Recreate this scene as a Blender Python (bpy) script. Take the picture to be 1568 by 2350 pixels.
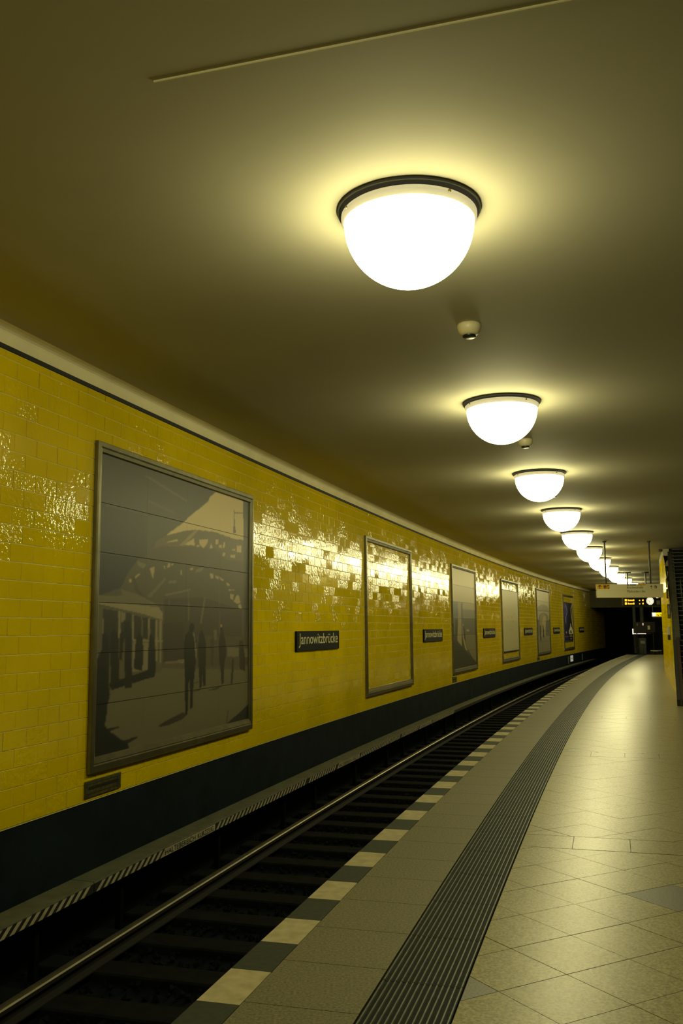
import bpy, bmesh, math, random
import numpy as np
from mathutils import Vector, Matrix

for o in list(bpy.data.objects):
    bpy.data.objects.remove(o)
S = bpy.context.scene
COL = S.collection
random.seed(7)
RNG = np.random.default_rng(11)

# ------------------------------------------------------------------ camera
cam_data = bpy.data.cameras.new('camera')
cam = bpy.data.objects.new('camera', cam_data)
COL.objects.link(cam)
cam_data.sensor_fit = 'VERTICAL'
cam_data.sensor_height = 36.0
cam_data.lens = 2100.0 / 2350.0 * 36.0
cam_data.clip_start = 0.05
cam_data.clip_end = 300
PITCH, ROLL = 0.12628, 0.00664
cam.rotation_mode = 'QUATERNION'
cam.rotation_quaternion = (Matrix.Rotation(math.pi / 2 + PITCH, 3, 'X') @ Matrix.Rotation(-ROLL, 3, 'Z')).to_quaternion()
cam.location = (0, 0, 0)          # eye level is z = 0, the platform is z = -1.5
S.camera = cam

# ------------------------------------------------------------------ world, exposure
world = bpy.data.worlds.new('world')
S.world = world
world.use_nodes = True
world.node_tree.nodes['Background'].inputs[0].default_value = (0.2, 0.5, 0.6, 1)
world.node_tree.nodes['Background'].inputs[1].default_value = 0.002
S.view_settings.view_transform = 'Standard'
S.view_settings.look = 'None'
S.view_settings.gamma = 1.0
S.view_settings.use_curve_mapping = False
S.view_settings.exposure = 0.0
LAMP_COLOR = (1.0, 0.915, 0.44)
LAMP_POWER = 27.0
try:
    S.cycles.max_bounces = 6
    S.cycles.diffuse_bounces = 4
    S.cycles.glossy_bounces = 3
    S.cycles.caustics_reflective = False
    S.cycles.sample_clamp_indirect = 4.0
    S.cycles.use_denoising = True
except Exception:
    pass

# ------------------------------------------------------------------ the curved station axis
# s runs along the platform edge, o is the offset to the right of it, z is up
PHI, K0, K1, X0 = 0.26324, 0.0028000630, -1.686453e-05, -1.6819
_ss = np.arange(-9, 80, 0.01)
_a = np.cumsum(K0 + K1 * _ss) * 0.01
_i0 = int(np.argmin(abs(_ss)))
_a += PHI - _a[_i0]
_x = np.cumsum(np.sin(_a)) * 0.01
_y = np.cumsum(np.cos(_a)) * 0.01
_x += X0 - _x[_i0]
_y -= _y[_i0]

def ang(s): return float(np.interp(s, _ss, _a))
def pt(s, o, z):
    a = np.interp(s, _ss, _a)
    return (float(np.interp(s, _ss, _x) + o * math.cos(a)), float(np.interp(s, _ss, _y) - o * math.sin(a)), z)
def frame(s, o, z, tilt=(0, 0)):
    """local x along the axis, local y to the LEFT of it, local z up"""
    a = ang(s)
    M = Matrix.Translation(pt(s, o, z)) @ Matrix.Rotation(math.pi / 2 - a, 4, 'Z')
    if tilt != (0, 0):
        M = M @ Matrix.Rotation(tilt[0], 4, 'Z') @ Matrix.Rotation(tilt[1], 4, 'X')
    return M
def wall_frame(s, o, z, tilt=(0, 0)):
    """local x along the axis (reading direction seen from the platform), local y up, local z towards the platform"""
    a = ang(s)
    t = Vector((math.sin(a), math.cos(a), 0)); n = Vector((math.cos(a), -math.sin(a), 0)); u = Vector((0, 0, 1))
    M = Matrix(((t.x, u.x, n.x, 0), (t.y, u.y, n.y, 0), (t.z, u.z, n.z, 0), (0, 0, 0, 1)))
    M = Matrix.Translation(pt(s, o, z)) @ M
    if tilt != (0, 0):
        M = M @ Matrix.Rotation(tilt[0], 4, 'Y') @ Matrix.Rotation(tilt[1], 4, 'X')
    return M

O_WALL, Z_TILE_TOP, Z_TILE_BOT, Z_CEIL, Z_FLOOR, Z_BED = -2.4372, 2.0175, -1.387, 2.115, -1.5, -2.40
S_END = 58.5

# ------------------------------------------------------------------ materials
def mat(name, color, rough=0.6, metal=0.0, spec=0.5, noise=None, bump=None, coat=0.0, emit=None, attr=None):
    m = bpy.data.materials.new(name)
    m.use_nodes = True
    nt = m.node_tree
    b = nt.nodes['Principled BSDF']
    b.inputs['Base Color'].default_value = (*color, 1)
    b.inputs['Roughness'].default_value = rough
    b.inputs['Metallic'].default_value = metal
    b.inputs['Specular IOR Level'].default_value = spec
    b.inputs['Coat Weight'].default_value = coat
    pos = nt.nodes.new('ShaderNodeNewGeometry')
    if noise:                              # (scale, amount, detail)  colour variation
        n = nt.nodes.new('ShaderNodeTexNoise')
        n.inputs['Scale'].default_value = noise[0]
        n.inputs['Detail'].default_value = noise[2] if len(noise) > 2 else 3
        nt.links.new(pos.outputs['Position'], n.inputs['Vector'])
        mix = nt.nodes.new('ShaderNodeMix'); mix.data_type = 'RGBA'
        k = noise[1]
        mix.inputs['A'].default_value = (*[c * (1 - k) for c in color], 1)
        mix.inputs['B'].default_value = (*[min(1, c * (1 + k)) for c in color], 1)
        ramp = nt.nodes.new('ShaderNodeMapRange')
        ramp.inputs['From Min'].default_value = 0.32; ramp.inputs['From Max'].default_value = 0.68
        nt.links.new(n.outputs['Fac'], ramp.inputs['Value'])
        nt.links.new(ramp.outputs['Result'], mix.inputs['Factor'])
        nt.links.new(mix.outputs['Result'], b.inputs['Base Color'])
    if attr:
        at = nt.nodes.new('ShaderNodeAttribute'); at.attribute_name = attr
        nt.links.new(at.outputs['Color'], b.inputs['Base Color'])
    if bump:                               # (scale, strength, distance, attribute)
        n = nt.nodes.new('ShaderNodeTexNoise')
        n.inputs['Scale'].default_value = bump[0]
        n.inputs['Detail'].default_value = 3
        nt.links.new(pos.outputs['Position'], n.inputs['Vector'])
        bp = nt.nodes.new('ShaderNodeBump')
        bp.inputs['Strength'].default_value = bump[1]
        bp.inputs['Distance'].default_value = bump[2]
        nt.links.new(n.outputs['Fac'], bp.inputs['Height'])
        if len(bump) > 3:
            at = nt.nodes.new('ShaderNodeAttribute'); at.attribute_name = bump[3]
            mr = nt.nodes.new('ShaderNodeMath'); mr.operation = 'MULTIPLY'
            mr.inputs[1].default_value = bump[1]
            nt.links.new(at.outputs['Fac'], mr.inputs[0])
            nt.links.new(mr.outputs[0], bp.inputs['Strength'])
        nt.links.new(bp.outputs['Normal'], b.inputs['Normal'])
    if emit:
        b.inputs['Emission Color'].default_value = (*emit[0], 1)
        b.inputs['Emission Strength'].default_value = emit[1]
    return m

def srgb(r, g, b):
    f = lambda c: (c / 255 / 12.92) if c / 255 <= 0.04045 else ((c / 255 + 0.055) / 1.055) ** 2.4
    return (f(r), f(g), f(b))

M = {}
M['tile'] = mat('yellow_glaze', (0.90, 0.68, 0.0), 0.035, spec=1.0, noise=(1.3, 0.08), bump=(24, 0.9, 0.010, 'wave'))
M['grout'] = mat('pale_grout', (0.85, 0.80, 0.32), 0.9)
def far_tile():
    m = bpy.data.materials.new('matt_yellow_glaze'); m.use_nodes = True; nt = m.node_tree
    out = nt.nodes['Material Output']; nt.nodes.remove(nt.nodes['Principled BSDF'])
    d = nt.nodes.new('ShaderNodeBsdfDiffuse'); d.inputs[0].default_value = (0.72, 0.56, 0.0, 1)
    g = nt.nodes.new('ShaderNodeBsdfGlossy'); g.inputs['Roughness'].default_value = 0.10
    g.inputs[0].default_value = (1, 1, 1, 1)
    mx = nt.nodes.new('ShaderNodeMixShader'); mx.inputs[0].default_value = 0.10
    nt.links.new(d.outputs[0], mx.inputs[1]); nt.links.new(g.outputs[0], mx.inputs[2]); nt.links.new(mx.outputs[0], out.inputs[0])
    return m
M['tile_far'] = far_tile()
M['ceiling'] = mat('ceiling_paint', (0.44, 0.42, 0.325), 0.75, spec=0.15, noise=(0.7, 0.05), bump=(160, 0.12, 0.002))
M['cove'] = mat('cove_plaster', (0.95, 0.89, 0.62), 0.8, spec=0.2, noise=(2.5, 0.05))
M['black_line'] = mat('black_joint', (0.012, 0.014, 0.014), 0.7)
M['black_wall'] = mat('sooty_black_wall', (0.0065, 0.014, 0.021), 0.8, spec=0.12, noise=(2.2, 0.35), bump=(14, 0.25, 0.01))
M['unlit_black'] = mat('unlit_tunnel', (0.006, 0.008, 0.008), 0.9, spec=0.1, noise=(1.0, 0.3))  # shade of the unlit tunnel is put into this near-black colour
M['steel'] = mat('worn_steel_frame', (0.20, 0.19, 0.115), 0.36, metal=0.8, noise=(6, 0.15), bump=(90, 0.05, 0.002))
M['steel_dark'] = mat('dark_steel', (0.10, 0.10, 0.075), 0.45, metal=0.6, noise=(8, 0.2))
M['vent'] = mat('grimy_vent_metal', (0.10, 0.10, 0.022), 0.5, metal=0.4, noise=(25, 0.4))
M['vent_dark'] = mat('vent_slot', (0.008, 0.009, 0.006), 0.9)
M['sign'] = mat('dark_enamel', (0.006, 0.010, 0.012), 0.6, spec=0.12)
M['letter'] = mat('white_letter', (0.80, 0.78, 0.46), 0.6)
M['ink'] = mat('black_ink', (0.01, 0.012, 0.01), 0.7)
M['print'] = mat('printed_panel', (0.5, 0.5, 0.5), 0.42, spec=0.35, attr='tint')
M['back'] = mat('poster_backing', (0.02, 0.02, 0.018), 0.8)
M['plate'] = mat('lamp_base_plate', (0.035, 0.036, 0.03), 0.6)
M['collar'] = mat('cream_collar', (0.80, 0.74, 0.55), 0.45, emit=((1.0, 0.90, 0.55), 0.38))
M['bowl'] = mat('glowing_opal_glass', (0.8, 0.8, 0.75), 0.3, emit=(LAMP_COLOR, LAMP_POWER))
M['screw'] = mat('brass_screw', (0.25, 0.20, 0.08), 0.4, metal=0.8)
M['detector'] = mat('cream_plastic', (0.66, 0.60, 0.40), 0.4)
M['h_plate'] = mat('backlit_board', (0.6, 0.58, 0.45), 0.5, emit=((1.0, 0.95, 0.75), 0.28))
M['dark_plastic'] = mat('black_plastic', (0.010, 0.011, 0.010), 0.4)
M['granite'] = mat('speckled_granite', (0.30, 0.277, 0.155), 0.30, spec=0.22, noise=(85, 0.38, 4), bump=(70, 0.05, 0.002))
M['granite_b'] = mat('speckled_granite_band', (0.29, 0.267, 0.150), 0.29, spec=0.22, noise=(75, 0.34, 4), bump=(70, 0.05, 0.002))
M['granite_dark'] = mat('dark_granite', (0.135, 0.135, 0.115), 0.42, noise=(90, 0.35, 4))
M['joint'] = mat('floor_joint', (0.03, 0.029, 0.02), 0.9)
M['slab'] = mat('grey_paving', (0.145, 0.137, 0.080), 0.60, spec=0.4, noise=(80, 0.4, 4), bump=(60, 0.15, 0.002))
M['edge_white'] = mat('white_edge_stone', (0.40, 0.36, 0.22), 0.7, spec=0.3, noise=(14, 0.14))
M['edge_dark'] = mat('dark_edge_stone', (0.030, 0.040, 0.030), 0.7, spec=0.3, noise=(30, 0.2))
M['tactile'] = mat('charcoal_ribbed_slab', (0.006, 0.011, 0.012), 0.65, spec=0.1, noise=(20, 0.3))
M['rib'] = mat('worn_rib_top', (0.115, 0.135, 0.115), 0.40, noise=(25, 0.25))
M['concrete'] = mat('platform_concrete', (0.04, 0.045, 0.04), 0.85, noise=(3, 0.3))
M['bed'] = mat('sooty_track_bed', (0.003, 0.006, 0.009), 0.95, spec=0.1, noise=(9, 0.4))
M['stone'] = mat('sooty_ballast', (0.0055, 0.007, 0.0085), 0.95, spec=0.06, noise=(12, 0.5))
M['wood'] = mat('tarred_wood', (0.0060, 0.0072, 0.0085), 0.9, spec=0.1, noise=(9, 0.35))
M['rail_rust'] = mat('rail_side', (0.006, 0.006, 0.006), 0.7, noise=(20, 0.3))
M['rail_head'] = mat('polished_rail_head', (0.55, 0.52, 0.40), 0.28, metal=0.9, noise=(5, 0.15))
M['cover'] = mat('grey_cover_board', (0.105, 0.115, 0.075), 0.6, noise=(7, 0.2))
M['cover_dark'] = mat('cover_underside', (0.003, 0.004, 0.004), 0.9, spec=0.05)
M['stripe'] = mat('stripe_paint', (0.50, 0.47, 0.33), 0.6, noise=(18, 0.15))
M['board'] = mat('pale_sign_board', (0.80, 0.75, 0.52), 0.5)
M['yellow_patch'] = mat('yellow_patch', (0.72, 0.42, 0.01), 0.5)
M['grey_metal'] = mat('painted_grey_metal', (0.085, 0.085, 0.055), 0.5, metal=0.2, noise=(6, 0.15))
M['pole'] = mat('dark_pole', (0.035, 0.04, 0.035), 0.4, metal=0.4)
M['step'] = mat('black_step', (0.004, 0.007, 0.009), 0.7, spec=0.2, noise=(9, 0.3))
M['nosing'] = mat('pale_step_nosing', (0.17, 0.18, 0.15), 0.7)
M['handrail'] = mat('worn_handrail', (0.40, 0.39, 0.28), 0.3, metal=0.8)
M['maroon'] = mat('maroon_paint', (0.055, 0.026, 0.018), 0.5)
M['amber'] = mat('amber_display', (0.1, 0.05, 0.0), 0.5, emit=((1.0, 0.42, 0.02), 2.2))
M['clock'] = mat('lit_clock_face', (0.8, 0.8, 0.75), 0.5, emit=((1.0, 0.95, 0.72), 0.85))
M['lit_white'] = mat('lit_white_panel', (0.8, 0.8, 0.8), 0.5, emit=((1.0, 0.93, 0.75), 0.9))
M['lit_yellow'] = mat('lit_yellow_panel', (0.8, 0.6, 0.0), 0.5, emit=((1.0, 0.72, 0.02), 1.0))
M['red'] = mat('red_panel', (0.45, 0.02, 0.02), 0.5)
M['hall'] = mat('dim_passage_wall', (0.045, 0.050, 0.045), 0.7, noise=(2, 0.25))
M['brown_dark'] = mat('dark_brown_board', (0.018, 0.017, 0.015), 0.6)
M['grey_mid'] = mat('dull_grey', (0.20, 0.20, 0.17), 0.6, noise=(5, 0.2))
M['plaster'] = mat('plaster_wall', (0.16, 0.145, 0.09), 0.85, noise=(1.2, 0.1))

# ------------------------------------------------------------------ helpers
class MB:
    """collects vertices and faces, builds ONE mesh object"""
    def __init__(self): self.v = []; self.f = []; self.m = []
    def face(self, pts, mi=0):
        n = len(self.v); self.v += [tuple(p) for p in pts]; self.f.append(tuple(range(n, n + len(pts)))); self.m.append(mi)
    def box(self, c, d, mi=0, T=None, skip=()):
        x, y, z = c; a, b, h = d[0] / 2, d[1] / 2, d[2] / 2
        P = [Vector((x + i * a, y + j * b, z + k * h)) for k in (-1, 1) for j in (-1, 1) for i in (-1, 1)]
        if T is not None: P = [T @ p for p in P]
        n = len(self.v); self.v += [tuple(p) for p in P]
        F = {'b': (0, 2, 3, 1), 't': (4, 5, 7, 6), 's': (0, 1, 5, 4), 'n': (2, 6, 7, 3), 'w': (0, 4, 6, 2), 'e': (1, 3, 7, 5)}
        for k, f in F.items():
            if k in skip: continue
            self.f.append(tuple(n + i for i in f)); self.m.append(mi)
    def bbox(self, c, d, bev=0.006, mi=0, T=None):
        """box with chamfered edges"""
        bm = bmesh.new(); bmesh.ops.create_cube(bm, size=1)
        for v in bm.verts: v.co = Vector((v.co.x * d[0] + c[0], v.co.y * d[1] + c[1], v.co.z * d[2] + c[2]))
        bmesh.ops.bevel(bm, geom=list(bm.edges), offset=bev, segments=1, affect='EDGES')
        n = len(self.v)
        for v in bm.verts: self.v.append(tuple(T @ v.co if T is not None else v.co))
        bm.verts.index_update()
        for f in bm.faces: self.f.append(tuple(n + v.index for v in f.verts)); self.m.append(mi)
        bm.free()
    def tube(self, p, q, r, n=10, mi=0, r2=None):
        p, q = Vector(p), Vector(q); d = (q - p).normalized()
        a = d.orthogonal().normalized(); b = d.cross(a); r2 = r if r2 is None else r2
        i0 = len(self.v)
        for c, rr in ((p, r), (q, r2)):
            for k in range(n):
                t = 2 * math.pi * k / n
                self.v.append(tuple(c + (a * math.cos(t) + b * math.sin(t)) * rr))
        for k in range(n):
            j = (k + 1) % n
            self.f.append((i0 + k, i0 + j, i0 + n + j, i0 + n + k)); self.m.append(mi)
        self.f.append(tuple(i0 + k for k in reversed(range(n)))); self.m.append(mi)
        self.f.append(tuple(i0 + n + k for k in range(n))); self.m.append(mi)
    def lathe(self, prof, n=48, mi=0, c=(0, 0, 0)):
        i0 = len(self.v)
        for r, z in prof:
            for k in range(n):
                t = 2 * math.pi * k / n
                self.v.append((c[0] + r * math.cos(t), c[1] + r * math.sin(t), c[2] + z))
        for i in range(len(prof) - 1):
            for k in range(n):
                j = (k + 1) % n
                self.f.append((i0 + i * n + k, i0 + i * n + j, i0 + (i + 1) * n + j, i0 + (i + 1) * n + k)); self.m.append(mi)
    def sweep(self, prof, s0, s1, ds=0.5, mi=0, closed=True, caps=True):
        """profile [(o, z)] carried along the station axis"""
        n = max(1, int(round((s1 - s0) / ds))); i0 = len(self.v); k = len(prof)
        for i in range(n + 1):
            s = s0 + (s1 - s0) * i / n
            for o, z in prof: self.v.append(pt(s, o, z))
        for i in range(n):
            for j in range(k if closed else k - 1):
                a = i0 + i * k + j; b = i0 + i * k + (j + 1) % k
                self.f.append((a, b, b + k, a + k)); self.m.append(mi)
        if closed and caps:
            self.f.append(tuple(i0 + j for j in reversed(range(k)))); self.m.append(mi)
            self.f.append(tuple(i0 + n * k + j for j in range(k))); self.m.append(mi)
    def mesh(self, name, mats):
        me = bpy.data.meshes.new(name)
        me.from_pydata(self.v, [], self.f)
        for m in (mats if isinstance(mats, (list, tuple)) else [mats]): me.materials.append(m)
        if any(self.m): me.polygons.foreach_set('material_index', self.m)
        return me
    def build(self, name, mats, parent=None, smooth=False, fix=True, **tags):
        me = self.mesh(name, mats)
        if fix:
            bm = bmesh.new(); bm.from_mesh(me)
            bmesh.ops.recalc_face_normals(bm, faces=bm.faces); bm.to_mesh(me); bm.free()
        if smooth: me.polygons.foreach_set('use_smooth', [True] * len(me.polygons))
        return link(name, me, parent, **tags)

def link(name, me, parent=None, matrix=None, **tags):
    o = bpy.data.objects.new(name, me); COL.objects.link(o)
    if parent is not None: o.parent = parent
    if matrix is not None: o.matrix_basis = matrix
    for k, v in tags.items(): o[k] = v
    return o
def thing(name, label, cat, matrix, group=None):
    o = bpy.data.objects.new(name, None); COL.objects.link(o)
    o.empty_display_size = 0.1
    o.matrix_basis = matrix
    o['label'] = label; o['category'] = cat
    if group: o['group'] = group
    return o
def copy_tree(o, parent=None):
    c = o.copy(); COL.objects.link(c)
    if parent is not None: c.parent = parent
    for ch in list(o.children): copy_tree(ch, c)
    return c
def text_mesh(s, width=None, height=None, depth=0.0, bold=0.0):
    """flat lettering as mesh data, scaled to a box whose lower left corner is the origin"""
    cu = bpy.data.curves.new('lettering', 'FONT'); cu.body = s; cu.size = 1; cu.extrude = depth; cu.resolution_u = 3; cu.offset = bold
    ob = bpy.data.objects.new('lettering', cu); COL.objects.link(ob)
    bpy.context.view_layer.update()
    me = bpy.data.meshes.new_from_object(ob.evaluated_get(bpy.context.evaluated_depsgraph_get()))
    bpy.data.objects.remove(ob)
    co = np.array([v.co[:] for v in me.vertices])
    lo, hi = co.min(0), co.max(0)
    co[:, :2] -= lo[:2]
    if width: co[:, 0] *= width / (hi[0] - lo[0])
    if height: co[:, 1] *= height / (hi[1] - lo[1])
    for v, c in zip(me.vertices, co): v.co = c
    return me
def letters(s, name, m, parent, w, h, T, **tags):
    me = text_mesh(s, w, h); me.materials.clear(); me.materials.append(m)
    return link(name, me, parent, T, **tags)
def paint(polys, nx, ny, base=(60, 60, 55)):
    """rasterise flat poster shapes (polygon coordinates in thousandths) to a grid of colours, lower row first"""
    X, Y = np.meshgrid((np.arange(nx) + 0.5) / nx * 1000, (np.arange(ny) + 0.5) / ny * 1000)
    img = np.empty((ny, nx, 3)); img[:] = base
    for c, q in polys:
        px, py = np.array(q[0::2], float), np.array(q[1::2], float)
        x0, x1, y0, y1 = px.min(), px.max(), py.min(), py.max()
        ix0 = max(0, int(x0 / 1000 * nx) - 1); ix1 = min(nx, int(x1 / 1000 * nx) + 2)
        iy0 = max(0, int(y0 / 1000 * ny) - 1); iy1 = min(ny, int(y1 / 1000 * ny) + 2)
        if ix1 <= ix0 or iy1 <= iy0: continue
        xs, ys = X[iy0:iy1, ix0:ix1], Y[iy0:iy1, ix0:ix1]
        ins = np.zeros(xs.shape, bool)
        for i in range(len(px)):
            j = i - 1
            cond = ((py[i] > ys) != (py[j] > ys))
            with np.errstate(divide='ignore', invalid='ignore'):
                xi = (px[j] - px[i]) * (ys - py[i]) / (py[j] - py[i]) + px[i]
            ins ^= cond & (xs < xi)
        img[iy0:iy1, ix0:ix1][ins] = c
    return img
def blur(img, k=1):
    for _ in range(k):
        p = np.pad(img, ((1, 1), (1, 1), (0, 0)), 'edge')
        img = (p[:-2, 1:-1] + p[2:, 1:-1] + p[1:-1, :-2] + p[1:-1, 2:] + 4 * p[1:-1, 1:-1]) / 8
    return img
def print_mesh(name, img, w, h, gain=1.0, thick=0.004):
    """a thin panel whose front carries a colour grid; lower left corner at the origin, front towards local +z"""
    ny, nx = img.shape[:2]
    gx, gy = np.meshgrid(np.linspace(0, w, nx), np.linspace(0, h, ny))
    v = np.stack([gx.ravel(), gy.ravel(), np.full(nx * ny, thick)], 1)
    ii = (np.arange(ny - 1)[:, None] * nx + np.arange(nx - 1)).ravel()
    f = np.stack([ii, ii + 1, ii + nx + 1, ii + nx], 1)
    c4 = np.array([(0, 0, 0), (w, 0, 0), (w, h, 0), (0, h, 0)]); n = len(v)
    cor = [0, nx - 1, nx * ny - 1, nx * (ny - 1)]
    faces = f.tolist() + [[n + i, n + (i + 1) % 4, cor[(i + 1) % 4], cor[i]] for i in range(4)]
    me = bpy.data.meshes.new(name)
    me.from_pydata(np.vstack([v, c4]).tolist(), [], faces)
    lin = np.where(img / 255 <= 0.04045, img / 255 / 12.92, ((img / 255 + 0.055) / 1.055) ** 2.4) * gain
    colr = np.ones((n + 4, 4)); colr[:n, :3] = np.clip(lin.reshape(-1, 3), 0, 0.9); colr[n:, :3] = 0.03
    at = me.attributes.new('tint', 'FLOAT_COLOR', 'POINT'); at.data.foreach_set('color', colr.ravel())
    me.materials.append(M['print'])
    return me
def clip_rect(poly, a0, a1, b0, b1):
    for ax, lim, sg in ((0, a0, 1), (0, a1, -1), (1, b0, 1), (1, b1, -1)):
        out = []
        for i in range(len(poly)):
            p, q = poly[i - 1], poly[i]
            dp, dq = (p[ax] - lim) * sg, (q[ax] - lim) * sg
            if (dp >= 0) != (dq >= 0):
                t = dp / (dp - dq); out.append((p[0] + t * (q[0] - p[0]), p[1] + t * (q[1] - p[1])))
            if dq >= 0: out.append(q)
        poly = out
        if len(poly) < 3: return []
    return poly
def area(poly):
    return abs(sum(poly[i - 1][0] * poly[i][1] - poly[i][0] * poly[i - 1][1] for i in range(len(poly)))) / 2
def inset(poly, g):
    """shrink a convex polygon by g on every side"""
    n = len(poly); sgn = 1 if sum(poly[i - 1][0] * poly[i][1] - poly[i][0] * poly[i - 1][1] for i in range(n)) > 0 else -1
    lines = []
    for i in range(n):
        p, q = poly[i], poly[(i + 1) % n]; dx, dy = q[0] - p[0], q[1] - p[1]; L = math.hypot(dx, dy) or 1
        nx, ny = -dy / L * sgn, dx / L * sgn
        lines.append((p[0] + nx * g, p[1] + ny * g, dx / L, dy / L))
    out = []
    for i in range(n):
        x1, y1, a1, b1 = lines[i - 1]; x2, y2, a2, b2 = lines[i]
        d = a1 * b2 - b1 * a2
        if abs(d) < 1e-6: out.append((x2, y2)); continue
        t = ((x2 - x1) * b2 - (y2 - y1) * a2) / d
        out.append((x1 + a1 * t, y1 + b1 * t))
    return out
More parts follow.
